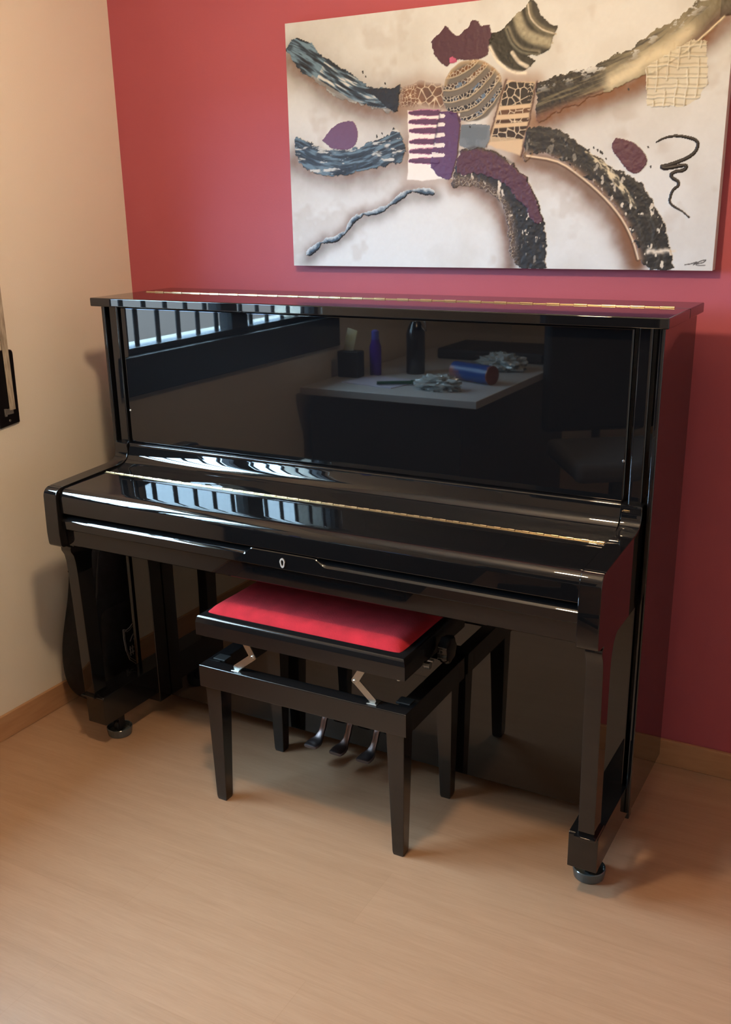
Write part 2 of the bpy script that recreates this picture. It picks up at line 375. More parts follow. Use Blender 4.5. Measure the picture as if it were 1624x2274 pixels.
# lock plate: pear-shaped ring
bm = bmesh.new(); pts = []
outl = [(.0072 * math.cos(a) * (1 if math.sin(a) > 0 else .82), .0105 * math.sin(a) + (0 if math.sin(a) > 0 else -.0025)) for a in [2 * PI * k / 28 for k in range(28)]]
t = bmesh.new()
o1 = [t.verts.new((x, -.0016, z)) for x, z in outl]; i1 = [t.verts.new((x * .52, -.0016, z * .62)) for x, z in outl]; o0 = [t.verts.new((x, 0, z)) for x, z in outl]; i0 = [t.verts.new((x * .52, 0.0, z * .62)) for x, z in outl]
for k in range(28):
    j = (k + 1) % 28
    t.faces.new([o1[k], o1[j], i1[j], i1[k]]); t.faces.new([o0[k], o0[j], o1[j], o1[k]]); t.faces.new([i0[k], i0[j], i1[j], i1[k]])
join(bm, t)
lk = P(bm, 'keyhole_plate', new_mat('pale_nickel', (.85, .78, .72), rough=.35, metal=.6), weighted=False); lk.location = (.762, -.5985, .7035); lk['label'] = 'pale metal keyhole ring'
bm = bmesh.new(); bx(bm, (.0755, -.5815, .6375), (W - .0755, -.255, .70)); P(bm, 'key_bed', weighted=False)

# cheeks (arms) with the sweeping outline
cheek = [(-.262, .859), (-.3215, .859)] + [(-.3275, .856), (-.3285, .850), (-.3265, .843), (-.3275, .832), (-.3305, .8225), (-.3365, .8155), (-.3455, .8105), (-.357, .808), (-.370, .8065)] \
   + [(-.48, .8015), (-.565, .7975), (-.5815, .7965)] + arc(-.5845, .7715, .0245, 84, 180, 9) + [(-.6105, .72), (-.6115, .675), (-.610, .652)] + arc(-.598, .6475, .0115, 180, 268, 5) \
   + [(-.5665, .6335), (-.5655, .6275), (-.262, .6275)]
LEGX0, LEGX1 = .0289, .0289 + .045
for sx in (0, 1):
    a, b = (LEGX0, LEGX1) if not sx else (W - LEGX1, W - LEGX0)
    bm = bmesh.new(); prism_x(bm, cheek, a, b, bev=.0022, seg=3); P(bm, 'cheek', angle=28)
    # leg: slender, flaring back into the key bed at the top
    leg = [(-.566, .6285), (-.571, .622)] + [(-.5705, .612), (-.562, .598), (-.558, .58), (-.555, .54), (-.548, .30), (-.545, .168)] + [(-.495, .168)] \
        + [(-.4985, .30), (-.4995, .50), (-.499, .56), (-.496, .585), (-.488, .607), (-.474, .621), (-.455, .6285)]
    lx0, lx1 = (a + .001, a + .037) if not sx else (b - .037, b - .001)
    bm = bmesh.new(); prism_x(bm, leg, lx0, lx1, bev=.0018, seg=2); P(bm, 'leg', angle=40)
    # toe block on the floor line, running back to the case
    ta, tb = (.0228, .0887) if not sx else (W - .0887, W - .0228)
    toe = rounded([(-.260, .168), (-.536, .168), (-.536, .0788), (-.260, .0788)], [0, .011, .003, 0], 7)
    bm = bmesh.new(); prism_x(bm, toe, ta, tb, bev=.0018, seg=2); t = P(bm, 'toe_block', angle=40)
    # small step moulding under the leg
    bm = bmesh.new(); bx(bm, (lx0 - .006, -.556, .1675), (lx1 + .006, -.486, .174), .002, 2); P(bm, 'leg_plinth')
    # caster: fork and wheel
    cx = (ta + tb) / 2
    bm = bmesh.new(); lathe(bm, [(0, .080), (.014, .080), (.014, .058), (.011, .05), (0, .05)], (cx - .007, -.448, 0), 20)
    bx(bm, (cx - .020, -.456, .022), (cx - .017, -.432, .06), .001, 1); bx(bm, (cx + .003, -.456, .022), (cx + .006, -.432, .06), .001, 1)
    k = P(bm, 'caster', rubber, weighted=False)
    bm = bmesh.new(); lathe(bm, [(0, -.008), (.013, -.008), (.0165, -.005), (.0165, .005), (.013, .008), (0, .008)], (cx - .007, -.444, .0265), 24, 'X'); w = finish(bm, 'wheel', rubber, k)
    bm = bmesh.new()
# lower panel, its framing pilasters and the pedal rail
bm = bmesh.new(); bx(bm, (.0605, -.2555, .049), (W - .0605, -.235, .64), .003, 3); P(bm, 'lower_panel')
for a, b in ((.0237, .0545), (W - .0545, W - .0237)):
    bm = bmesh.new(); bx(bm, (a, -.2575, .049), (b, -.235, .64), .002, 3); P(bm, 'filler_strip')
for a, b in ((.0330, .0955), (W - .0955, W - .0330)):
    bm = bmesh.new(); bx(bm, (a, -.3095, .050), (b, -.2575, .6365), .0025, 3); P(bm, 'pilaster')
# pedals
for i, x in enumerate((.658, .738, .822)):
    bm = bmesh.new()
    path = [((x + .012), -.258, .140), (x + .010, -.278, .136), (x + .008, -.287, .122), (x + .006, -.290, .104), (x + .004, -.297, .089), (x + .002, -.310, .077), (x, -.318, .072), (x - .001, -.328, .069), (x - .002, -.338, .0675), (x - .003, -.346, .067), (x - .003, -.349, .0665)]
    wd = [.0085, .0085, .0085, .0085, .009, .0135, .0195, .0215, .0210, .0200, .0185]
    th = [.0085, .0075, .0065, .006, .006, .0055, .0055, .006, .006, .0058, .0045]
    rings = []
    for j, p in enumerate(path):
        d = (Vector(path[min(j + 1, len(path) - 1)]) - Vector(path[max(j - 1, 0)])); d.x = 0; d.normalize()
        nrm = Vector((0, -d.z, d.y)); c = Vector(p)
        ring = []
        for k in range(16):
            a = 2 * PI * k / 16; cu = math.copysign(abs(math.cos(a)) ** .45, math.cos(a)); sv = math.copysign(abs(math.sin(a)) ** .6, math.sin(a))
            ring.append(tuple(c + Vector((wd[j] * cu, 0, 0)) + nrm * th[j] * sv))
        rings.append(ring)
    loft(bm, rings); o = P(bm, 'pedal', pedalm, weighted=False, angle=60)
    o['label'] = 'dull metal foot pedal'

# transparent-grey cups under the two front casters
for x in (.0558, W - .0558):
    p = Matrix.Translation((PX, -PG, 0)) @ Matrix.Rotation(TH, 4, 'Z') @ Vector((x - .007, -.444, 0))
    bm = bmesh.new(); lathe(bm, [(0, .0), (.033, .0), (.035, .002), (.0375, .018), (.0375, .024), (.036, .0255), (.0345, .024), (.032, .011), (.02, .0085), (0, .0085)], (0, 0, 0), 40)
    c = finish(bm, 'caster_cup', cupm); c.location = p
    tag(c, ['round grey caster cup on the floor under the piano toe nearest the beige wall', 'round grey caster cup on the floor under the right piano toe'][x > .7], 'caster cup', 'caster cups under the piano')

# ------------------------------------------------------------------ piano bench
BX, BY, BW, BD = .7369, -.721, .578, .336
bench = thing('piano_bench', 'black adjustable piano bench with red velvet seat, pushed under the keyboard', 'bench', (BX, BY, 0), -.0034)
def Bn(bm, name, mat=satin, **k): return finish(bm, name, mat, bench, weighted=k.pop('weighted', True), **k)
zf0, zf1 = .3334, .392
bm = bmesh.new()
bx(bm, (0, 0, zf0), (BW, .038, zf1), .0025, 3); Bn(bm, 'frame_rail')
bm = bmesh.new(); bx(bm, (0, BD - .038, zf0), (BW, BD, zf1), .0025, 3); Bn(bm, 'frame_rail')
for a, b in ((0, .038), (BW - .038, BW)):
    bm = bmesh.new(); bx(bm, (a, .038, zf0), (b, BD - .038, zf1), .0015, 2); Bn(bm, 'frame_rail')
for cx, cy in ((0, 0), (1, 0), (0, 1), (1, 1)):
    bm = bmesh.new(); rings = []
    for z, w, ins in ((zf0 + .001, .046, .010), (.012, .030, .016), (.006, .029, .0165), (0, .026, .018)):
        x0 = ins if not cx else BW - ins - w; y0 = ins if not cy else BD - ins - w
        rings.append(rounded([(x0, y0), (x0 + w, y0), (x0 + w, y0 + w), (x0, y0 + w)], .002, 2))
        rings[-1] = [(x, y, z) for x, y in rings[-1]]
    loft(bm, rings); Bn(bm, 'leg', angle=30)
# seat frame
z0, z1 = .4745, .529
bm = bmesh.new()
prof = rounded([(0, z0), (0, z1 - .020), (.004, z1 - .004), (.020, z1 + .001), (.036, z1 + .001), (.036, z0)], [.001, .008, .012, .004, 0, 0], 7)
def ringrail():
    t = bmesh.new(); L = []
    for y, z in prof:
        d = y
        L.append([t.verts.new((d, d, z)), t.verts.new((BW - .002 - d, d, z)), t.verts.new((BW - .002 - d, BD - d, z)), t.verts.new((d, BD - d, z))])
    n = len(L)
    for i in range(n):
        a, b = L[i], L[(i + 1) % n]
        for k in range(4): t.faces.new([a[k], a[(k + 1) % 4], b[(k + 1) % 4], b[k]])
    join(bm, t)
ringrail(); Bn(bm, 'seat_frame', angle=40)
bm = bmesh.new(); bx(bm, (.03, .03, z0 + .012), (BW - .032, BD - .03, z0 + .02)); Bn(bm, 'seat_base', rubber, weighted=False)
# velvet cushion, gently crowned
def cushion():
    bm = bmesh.new(); nx, ny = 60, 36; x0, x1, y0, y1 = .017, BW - .019, .017, BD - .017
    g = []
    for i in range(nx + 1):
        row = []
        for j in range(ny + 1):
            u = i / nx; v = j / ny
            x = x0 + (x1 - x0) * u; y = y0 + (y1 - y0) * v
            du = min(u, 1 - u) * (x1 - x0); dv = min(v, 1 - v) * (y1 - y0)
            e = 1 - max(0, 1 - du / .045) ** 2.4; e2 = 1 - max(0, 1 - dv / .045) ** 2.4
            h = .0225 * (e * e2) ** .8
            h += .0010 * mnoise.noise(Vector((x * 14, y * 14, 0))) * e * e2
            # round the four corners in plan
            row.append(bm.verts.new((x, y, z1 - .003 + h)))
        g.append(row)
    for i in range(nx):
        for j in range(ny): bm.faces.new([g[i][j], g[i + 1][j], g[i + 1][j + 1], g[i][j + 1]])
    rim = [g[i][0] for i in range(nx + 1)] + [g[nx][j] for j in range(1, ny + 1)] + [g[i][ny] for i in range(nx - 1, -1, -1)] + [g[0][j] for j in range(ny - 1, 0, -1)]
    low = [bm.verts.new((v.co.x, v.co.y, z0 + .02)) for v in rim]
    for i in range(len(rim)): bm.faces.new([rim[i], rim[(i + 1) % len(rim)], low[(i + 1) % len(rim)], low[i]])
    bm.faces.new(low)
    Bn(bm, 'cushion', velvet, angle=50, weighted=False)['label'] = 'red velvet cushion'
cushion()
# folding scissor links
def strip(pts, y, w, th=.0022):
    """flat metal link in the x-z plane at depth y"""
    bm = bmesh.new()
    for (xa, za), (xb, zb), yy in pts:
        d = Vector((xb - xa, zb - za)); n = Vector((-d.y, d.x)).normalized() * w / 2
        L = d.length; u = d.normalized() * w * .35
        q = [(xa - u.x + n.x, za - u.y + n.y), (xa - u.x - n.x, za - u.y - n.y), (xb + u.x - n.x, zb + u.y - n.y), (xb + u.x + n.x, zb + u.y + n.y)]
        q = rounded(q, w * .42, 4)
        loft(bm, [[(x, yy, z) for x, z in q], [(x, yy + th, z) for x, z in q]])
    return bm
for yk, (ya, yb) in enumerate(((.012, .0155), (BD - .018, BD - .0145))):
    for side in (0, 1):
        if side == 0: top, mid, bot = (.137, .4765), (.1585, .440), (.104, .398)
        else: top, mid, bot = (.4635, .4765), (.4415, .440), (.487, .398)
        bm = strip([(top, mid, ya), (mid, bot, yb)], 0, .017)
        # folded foot screwed to the rail and head plate
        sg = 1 if side == 0 else -1
        bx(bm, (min(bot[0], bot[0] + sg * .004) - .010, ya - .004, zf1 - .0005), (bot[0] + .012, ya + .024, zf1 + .0018), .0006, 1)
        o = Bn(bm, 'lift_link', steel, weighted=False); o['label'] = 'pale steel folding lift link'
        bm = bmesh.new(); lathe(bm, [(0, -.003), (.0035, -.0026), (.005, -.001), (.005, .003), (0, .003)], (mid[0], ya - .001, mid[1]), 16, 'Y'); finish(bm, 'rivet', steel, o)
# through rod, knobs and little stop screws
bm = bmesh.new(); tube(bm, [(.17, BD * .5, .44), (BW - .01, BD * .5, .452)], .004, 10); Bn(bm, 'lift_rod', steel, weighted=False)
bm = bmesh.new(); t = bmesh.new(); rings = []
for x, r in ((BW + .004, .010), (BW + .010, .022), (BW + .014, .031), (BW + .030, .033), (BW + .036, .029), (BW + .038, .018)):
    rings.append([(x, BD * .5 + r * (1 + .08 * math.cos(7 * a)) * math.cos(a), .489 + r * (1 + .08 * math.cos(7 * a)) * math.sin(a)) for a in [2 * PI * k / 56 for k in range(56)]])
t.free(); loft(bm, rings); Bn(bm, 'height_knob', new_mat('knob_plastic', (.008, .008, .008), rough=.1), weighted=False, angle=45)
bm = bmesh.new(); lathe(bm, [(0, -.012), (.006, -.012), (.0085, -.010), (.0085, .004), (0, .004)], (BW + .002, .118, .464), 18, 'X'); o = Bn(bm, 'stop_screw', steel, weighted=False); o['label'] = 'short steel screw with pale tip'
bm = bmesh.new(); lathe(bm, [(0, -.012), (.004, -.012), (.0045, .0), (.0, .001)], (BW - .028, .022, z0), 14); o = Bn(bm, 'corner_bolt', steel, weighted=False)
bm = bmesh.new(); lathe(bm, [(0, -.009), (.005, -.008), (.006, -.002), (.006, 0.001), (.0, .001)], (.018, .018, z0), 14); o = Bn(bm, 'rubber_bumper', rubber, weighted=False)
for x in (.012, BW - .048):
    bm = bmesh.new(); bx(bm, (x, .045, zf1 - .004), (x + .036, .075, zf1 + .002), .001, 1); Bn(bm, 'corner_pad', rubber)

# ------------------------------------------------------------------ the abstract painting
PW, PH = 1.1365, .6163
PX0, PZ0 = .632, 1.3152
painting = thing('abstract_painting', 'wide abstract painting with black and purple strokes hanging above the piano', 'painting', (PX0, 0, PZ0))
def srgb(r, g, b): return np.array([((c / 255) / 12.92 if c / 255 < .04045 else ((c / 255 + .055) / 1.055) ** 2.4) for c in (r, g, b)])
NX, NZ = 760, 412
gx, gz = np.meshgrid(np.linspace(0, PW, NX), np.linspace(0, PH, NZ))
rng = np.random.RandomState(7)
def vnoise(x, z, s, seed):
    r = np.random.RandomState(seed); T = r.rand(64, 64)
    x = x / s; z = z / s; xi = np.floor(x).astype(int); zi = np.floor(z).astype(int); fx = x - xi; fz = z - zi
    fx = fx * fx * (3 - 2 * fx); fz = fz * fz * (3 - 2 * fz)
    g = lambda a, b: T[a % 64, b % 64]
    return (g(xi, zi) * (1 - fx) + g(xi + 1, zi) * fx) * (1 - fz) + (g(xi, zi + 1) * (1 - fx) + g(xi + 1, zi + 1) * fx) * fz
def fbm(x, z, s, seed, o=4):
    t = 0; a = .5; n = 0
    for k in range(o): t = t + a * vnoise(x, z, s / 2 ** k, seed + k); n += a; a *= .55
    return t / n
def inside(pts, x, z):
    r = np.zeros(x.shape, bool); n = len(pts)
    for i in range(n):
        x1, z1 = pts[i]; x2, z2 = pts[(i + 1) % n]
        if z1 == z2: continue
        c = ((z1 > z) != (z2 > z)) & (x < (x2 - x1) * (z - z1) / (z2 - z1) + x1); r ^= c
    return r
def pdist(pts, x, z):
    """distance to an open polyline, and the arc position 0..1, and the signed side"""
    D = np.full(x.shape, 9.); S_ = np.zeros(x.shape); G = np.zeros(x.shape)
    L = [math.dist(a, b) for a, b in zip(pts, pts[1:])]; T = sum(L); acc = 0
    for (a, b), l in zip(zip(pts, pts[1:]), L):
        dx, dz = b[0] - a[0], b[1] - a[1]
        t = np.clip(((x - a[0]) * dx + (z - a[1]) * dz) / (l * l + 1e-12), 0, 1)
        ex = x - a[0] - t * dx; ez = z - a[1] - t * dz; d = np.hypot(ex, ez)
        m = d < D; D = np.where(m, d, D); S_ = np.where(m, (acc + t * l) / T, S_); G = np.where(m, np.sign(dx * ez - dz * ex), G); acc += l
    return D, S_, G
def smooth(pts, k=3):
    out = []
    for i in range(len(pts) - 1):
        p0 = pts[max(i - 1, 0)]; p1 = pts[i]; p2 = pts[i + 1]; p3 = pts[min(i + 2, len(pts) - 1)]
        for j in range(k):
            t = j / k
            out.append(tuple(.5 * (2 * p1[c] + (p2[c] - p0[c]) * t + (2 * p0[c] - 5 * p1[c] + 4 * p2[c] - p3[c]) * t * t + (3 * p1[c] - p0[c] - 3 * p2[c] + p3[c]) * t ** 3) for c in (0, 1)))
    return out + [pts[-1]]
col = np.zeros((NZ, NX, 3)); hgt = np.zeros((NZ, NX))
def blend(mask, c):
    global col
    m = np.clip(mask, 0, 1)[..., None]; c = np.asarray(c)
    col = col * (1 - m) + (c if c.ndim == 3 else c[None, None, :]) * m
n1 = fbm(gx, gz, .16, 3); n2 = fbm(gx, gz, .03, 11); n3 = fbm(gx, gz, .008, 21, 3)
wx = (fbm(gx, gz, .012, 31, 3) - .5); wz = (fbm(gx, gz, .012, 41, 3) - .5)
wx2 = (fbm(gx, gz, .05, 51, 3) - .5); wz2 = (fbm(gx, gz, .05, 61, 3) - .5)
BASE = srgb(213, 219, 220)
col[:] = BASE
blend(np.clip((n1 - .5) * 1.6, 0, .3), srgb(182, 180, 172))
blend(np.clip((fbm(gx + 5, gz, .1, 71) - .64) * 3, 0, .25), srgb(160, 146, 130))
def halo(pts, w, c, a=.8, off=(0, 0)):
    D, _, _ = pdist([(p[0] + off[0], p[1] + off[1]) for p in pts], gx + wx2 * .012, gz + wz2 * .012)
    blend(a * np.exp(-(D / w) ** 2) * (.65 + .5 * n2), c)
Q = PAINT
brown = srgb(120, 78, 48); greyb = srgb(120, 112, 105); dkbrown = srgb(70, 46, 32)
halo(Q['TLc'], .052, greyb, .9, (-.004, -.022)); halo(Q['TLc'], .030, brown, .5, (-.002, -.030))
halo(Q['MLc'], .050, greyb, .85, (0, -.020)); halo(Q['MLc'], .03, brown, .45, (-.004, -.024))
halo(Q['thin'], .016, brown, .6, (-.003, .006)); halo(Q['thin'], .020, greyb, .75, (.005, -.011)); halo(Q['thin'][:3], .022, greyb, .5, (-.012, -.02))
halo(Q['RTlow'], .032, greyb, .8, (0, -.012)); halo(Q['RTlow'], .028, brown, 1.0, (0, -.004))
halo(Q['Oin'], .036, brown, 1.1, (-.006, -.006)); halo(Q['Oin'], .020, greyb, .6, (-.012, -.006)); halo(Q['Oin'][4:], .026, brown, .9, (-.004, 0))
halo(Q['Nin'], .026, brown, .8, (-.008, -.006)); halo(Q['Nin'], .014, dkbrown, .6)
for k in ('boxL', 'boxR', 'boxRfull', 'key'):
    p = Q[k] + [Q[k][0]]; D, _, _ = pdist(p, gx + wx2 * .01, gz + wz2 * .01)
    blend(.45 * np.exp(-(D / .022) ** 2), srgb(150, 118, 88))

def streak(pts, s=.0016, seed=5):
    """bristle streaks that follow a centre line"""
    D, T_, G = pdist(smooth(pts), gx, gz)
    return fbm(T_ * 1.2 + 3, D * G * 1.0 + 7, .10, seed, 1) * 0 + fbm(T_ * .10 + 3, D * G * 2.2 + 7, .013, seed, 3), T_, D * G
def paint(pts, c, warp=.006, h=.0016, soft=1, sm=True):
    global hgt
    p = smooth(pts + [pts[0]], 2) if sm else pts
    m = inside(p, gx + wx * warp * 2, gz + wz * warp * 2)
    blend(m * soft, c); hgt = np.where(m, hgt + h * (.6 + .8 * n3), hgt)
    return m
slate, slate_l, pale = srgb(46, 58, 70), srgb(112, 142, 162), srgb(206, 208, 204)
def lerp(a, b, t): return a[None, None] * (1 - t[..., None]) + b[None, None] * t[..., None]
# upper-left slate stroke
s, T_, sd = streak(Q['TLc']); c = lerp(slate, slate_l, np.clip((s - .46) * 6, 0, 1)); m = paint(Q['TL'], c, .008)
blend(m * np.clip((s - .6) * 9, 0, 1) * (T_ > .3), pale); blend(m * np.clip((.40 - s) * 6, 0, 1), srgb(24, 26, 30))
m2 = m & (sd < -.022) & (T_ > .25); blend(m2 * .7, srgb(150, 148, 142))
paint(Q['TLd'], srgb(38, 44, 54), .003)
# mid-left slate stroke
s, T_, sd = streak(Q['MLc'], seed=9); c = lerp(slate, slate_l, np.clip((s - .5) * 4, 0, .7)); m = paint(Q['ML'], c, .008)
fl = np.clip((fbm(gx * .6 + 1, gz * 2, .02, 81) - .60) * 14, 0, 1); blend(m * fl * (sd > -.03), srgb(190, 196, 196)); blend(m * np.clip((.42 - s) * 6, 0, 1), srgb(28, 36, 44))
paint(Q['leafL'], srgb(106, 78, 112), .002)
D, T_, G = pdist(smooth(Q['leafL'][:1] + [(Q['leafL'][5][0], Q['leafL'][5][1] + .02)]), gx, gz)
# thin twig stroke
D, T_, G = pdist(smooth(Q['thin']), gx + wx * .008, gz + wz * .008)
wv = .0028 + .0050 * np.abs(np.sin(T_ * 17 + 1)) * (.5 + n1); m = D < wv
blend(m, lerp(srgb(60, 80, 96), srgb(186, 200, 208), np.clip(G * D / .008 + .25 + (n3 - .5), 0, 1))); blend((D < wv * 1.15) & (G < 0) & (D > wv * .55), srgb(30, 32, 36)); hgt += m * .0011
# top centre: plum shape, then black swept comb strokes
paint(Q['topP'], srgb(80, 50, 64), .0035, sm=False); paint(Q['pink'], srgb(190, 92, 128), .002)
m = paint(Q['topB'], srgb(46, 46, 40), .004, sm=False)
for k, w, c in (('tb1', .008, (120, 116, 96)), ('tb2', .012, (176, 172, 148)), ('tb3', .007, (132, 130, 112)), ('tb4', .0045, (226, 220, 204)), ('tb1', .002, (210, 204, 186)), ('tb3', .0022, (28, 28, 24))):
    D, T_, G = pdist(smooth(Q[k]), gx, gz); blend((m | (D < .002)) * np.exp(-(D / w) ** 4) * (.75 + .5 * (n3 - .5)), srgb(*c)); hgt += m * .001 * np.exp(-(D / w) ** 2)
D, T_, G = pdist(smooth(Q['tb5']), gx, gz); blend(np.exp(-(D / .0035) ** 2), srgb(236, 230, 214))
# long stroke to the upper right
s, T_, sd = streak(Q['RTlow'], seed=15); t = np.clip((gx - .62) / .42, 0, 1)
c = lerp(srgb(34, 33, 30), srgb(120, 114, 90), np.clip((s - .78 + t * .72) * 3, 0, 1)); m = paint(Q['RT'], c, .007)
D, T_, G = pdist(smooth(Q['RTcream']), gx + wx2 * .02, gz + wz2 * .02); blend(m * .95 * np.exp(-(D / .022) ** 2), srgb(214, 206, 176))
blend(m * np.exp(-((sd) / .012) ** 2) * (gx > .63) * (gx < .86) * .9, srgb(122, 84, 62))
D, T_, G = pdist(Q['RTlow'][-2:], gx, gz); blend(.9 * m * np.exp(-(D / .02) ** 2), srgb(82, 50, 38)); blend(m * (gx > PW - .03) * .6, srgb(50, 44, 34))
edge = np.clip((fbm(gx * .7, gz * 1.4, .013, 91) - .56) * 20, 0, 1); D, _, _ = pdist(Q['RT'][:12], gx, gz); blend(m * edge * np.exp(-(D / .016) ** 2), BASE * .9)
D, _, _ = pdist([Q['RTlow'][3], Q['RTlow'][4], Q['RTlow'][5]], gx, gz); blend(np.exp(-(D / .0022) ** 2), srgb(240, 228, 196)); hgt += .002 * np.exp(-(D / .002) ** 2)
# raised cream lattice
m = inside(Q['grid'], gx + wx * .01, gz + wz * .01); blend(m * .8, srgb(212, 208, 186))
lx = np.abs(((gx + .010 * wx2 - .03 * (gz - .4)) / .0225) % 1 - .5) * .0225; lz = np.abs(((gz + .012 * wz2 + .06 * (gx - .95)) / .0205) % 1 - .5) * .0205
ln = np.maximum(np.exp(-(lx / .0014) ** 2) * (((gx / .0225).astype(int) * 7 + (gz / .0205).astype(int) * 3) % 5 > 0), np.exp(-(lz / .0015) ** 2))
blend(m * ln * .7, srgb(232, 230, 212)); hgt += m * ln * .0035; blend(m * np.clip(np.roll(ln, 4, 0) - ln, 0, 1) * .55, srgb(130, 122, 96))

def worley(x, z, s, seed):
    r = np.random.RandomState(seed); A = r.rand(64, 64, 2); x = x / s; z = z / s; xi = np.floor(x).astype(int); zi = np.floor(z).astype(int)
    F1 = np.full(x.shape, 9.); F2 = np.full(x.shape, 9.)
    for i in (-1, 0, 1):
        for j in (-1, 0, 1):
            a = A[(xi + i) % 64, (zi + j) % 64]; d = np.hypot(xi + i + a[..., 0] - x, zi + j + a[..., 1] - z)
            F2 = np.where(d < F1, F1, np.minimum(F2, d)); F1 = np.minimum(F1, d)
    return F2 - F1
cr1 = worley(gx, gz, .019, 5); cr2 = worley(gx, gz, .009, 6)
def crackle(mask, c, lc, cr, w=.10, hh=.0016):
    global hgt
    blend(mask, c); ln = mask * np.clip(1 - cr / w, 0, 1) ** .7; blend(ln, lc); hgt += ln * hh
def softm(p, w=.012):
    q = p + [p[0]]; D, _, _ = pdist(q, gx + wx2 * .015, gz + wz2 * .015); return np.where(inside(p, gx + wx2 * .015, gz + wz2 * .015), np.clip(D / w + .25, 0, 1), 0)
cream = srgb(222, 208, 184)
crackle(softm(Q['boxL'], .014) * .95, lerp(srgb(84, 54, 38), srgb(140, 100, 72), np.clip(n2 * 1.4 - .3, 0, 1)), cream, np.where(gx < Q['boxL'][1][0] - .005, cr2, cr1), .12)
# striped crackled tower right of centre
m = softm(Q['boxRfull'], .005); blend(m, srgb(206, 184, 152))
v = (Q['boxRfull'][0][1] - gz) / .165 + .10 * (gx - Q['boxRfull'][0][0]) + wz2 * .02
for a, b, c in ((.03, .36, (44, 38, 32)), (.40, .48, (96, 66, 44)), (.53, .60, (70, 48, 34)), (.64, .84, (50, 36, 26))):
    mm = m * np.clip((v - a) / .015, 0, 1) * np.clip((b - v) / .015, 0, 1); ins = inside(Q['boxR'], gx, gz); crackle(mm * np.where(ins, 1, .25), srgb(*c), cream, np.where(gx > Q['boxR'][1][0] - .018, cr2, cr1), .12)
for a, b in (('0', '3'), ('1', '2')):
    D, _, _ = pdist([Q['boxRfull'][int(a)], Q['boxRfull'][int(b)]], gx + wx * .006, gz + wz * .006); blend(.9 * np.exp(-(D / .0028) ** 2), srgb(70, 36, 22))
paint(Q['blue'], srgb(112, 124, 134), .003, .0005)
blend(softm(Q['blue'], .006) * np.clip((n2 - .45) * 4, 0, .5), srgb(84, 98, 110))
# round striped head
(cx_, cz_), (rx_, _), (_, rz_) = Q['blob']; RRx, RRz = rx_ - cx_, cz_ - rz_
e = np.hypot((gx - cx_ + wx2 * .012) / RRx, (gz - cz_ + wz2 * .012) / RRz); m = np.clip((1 - e) / .05, 0, 1)
blend(m, srgb(108, 104, 98)); u = (gx - cx_) / RRx; vv = (gz - cz_) / RRz
bnd = (-.55 * u + vv - .35 * (u + .3 * vv) ** 2 + .15 * wz2) * 2.35 + .30
st = bnd - np.floor(bnd); on = np.clip(np.sin(st * 2 * PI) * 3, 0, 1) * m
crackle(on, lerp(srgb(34, 36, 44), srgb(120, 82, 48), np.clip(vv * 1.2 - .1 + n2 - .5, 0, 1)), srgb(206, 200, 186), cr2 * .8, .16)
blend(on * np.clip((fbm(gx, gz, .012, 99) - .58) * 10, 0, 1) * (vv < .4), srgb(96, 122, 150))
ln = m * np.exp(-((st - .98) / .05) ** 2) + m * np.exp(-((st - .02) / .05) ** 2); blend(ln * .8, srgb(196, 184, 160)); hgt += ln * .002 + m * .001
blend(m * np.clip((e - .82) / .18, 0, 1) * .6 * (vv > .2), srgb(214, 190, 150))
# keyboard: cream block, plum teeth
m = softm(Q['key'], .003); blend(m, srgb(236, 234, 230))
for i in range(6):
    a, b = Q['rowsP'][i], Q['rowsP'][i + 6]; D, T_, G = pdist([a, b], gx + wx * .006, gz + wz * .004); wv = .0022 + .0038 * np.sin(np.clip(T_ * 1.1 + .15, 0, 1) * PI * .62)
    blend(D < wv * 1.35, srgb(178, 128, 158)); blend(D < wv, srgb(92, 58, 88)); hgt += (D < wv) * .0015
m = paint(Q['keyP'], srgb(90, 62, 102), .003)
for i in range(1, 6):
    zc = (Q['rowsP'][i - 1][1] + Q['rowsP'][i][1]) / 2; x0 = Q['rowsP'][6][0] - .012; D, T_, G = pdist([(x0, zc), (x0 + .028, zc - .0015)], gx, gz + wz * .004)
    blend(m & (D < .0062 * (1 - .35 * T_)), srgb(232, 228, 226))
D, _, _ = pdist([Q['keyP'][0], Q['keyP'][7]], gx + wx * .006, gz); blend(np.exp(-(D / .003) ** 2) * .8, srgb(64, 44, 66)); D, _, _ = pdist(Q['keyP'][1:5], gx, gz); blend(np.exp(-(D / .002) ** 2) * .8, srgb(72, 48, 40))
# lower centre arc: black with flecks, plum outer band
speck = np.clip((fbm(gx, gz * .55, .010, 101, 3) - .685) * 22, 0, 1)
m = paint(Q['N'], srgb(34, 35, 36), .007); t = np.clip((Q['N'][0][1] - gz) / .26, 0, 1); blend(m * speck * (.25 + .75 * (np.abs(t - .45) < .35)), srgb(214, 206, 190))
D, T_, G = pdist(smooth(Q['Nin']), gx, gz); blend(m * np.exp(-(D / .014) ** 2) * (.4 + .6 * n2), srgb(120, 100, 84)); crackle(m * np.exp(-(D / .012) ** 2) * .6, srgb(70, 60, 54), cream, cr2, .10)
m = paint(Q['Npur'], srgb(82, 50, 66), .006, .001)
D, _, _ = pdist(Q['N'][:4], gx, gz); blend(np.exp(-(D / .004) ** 2) * .7, srgb(60, 52, 50))
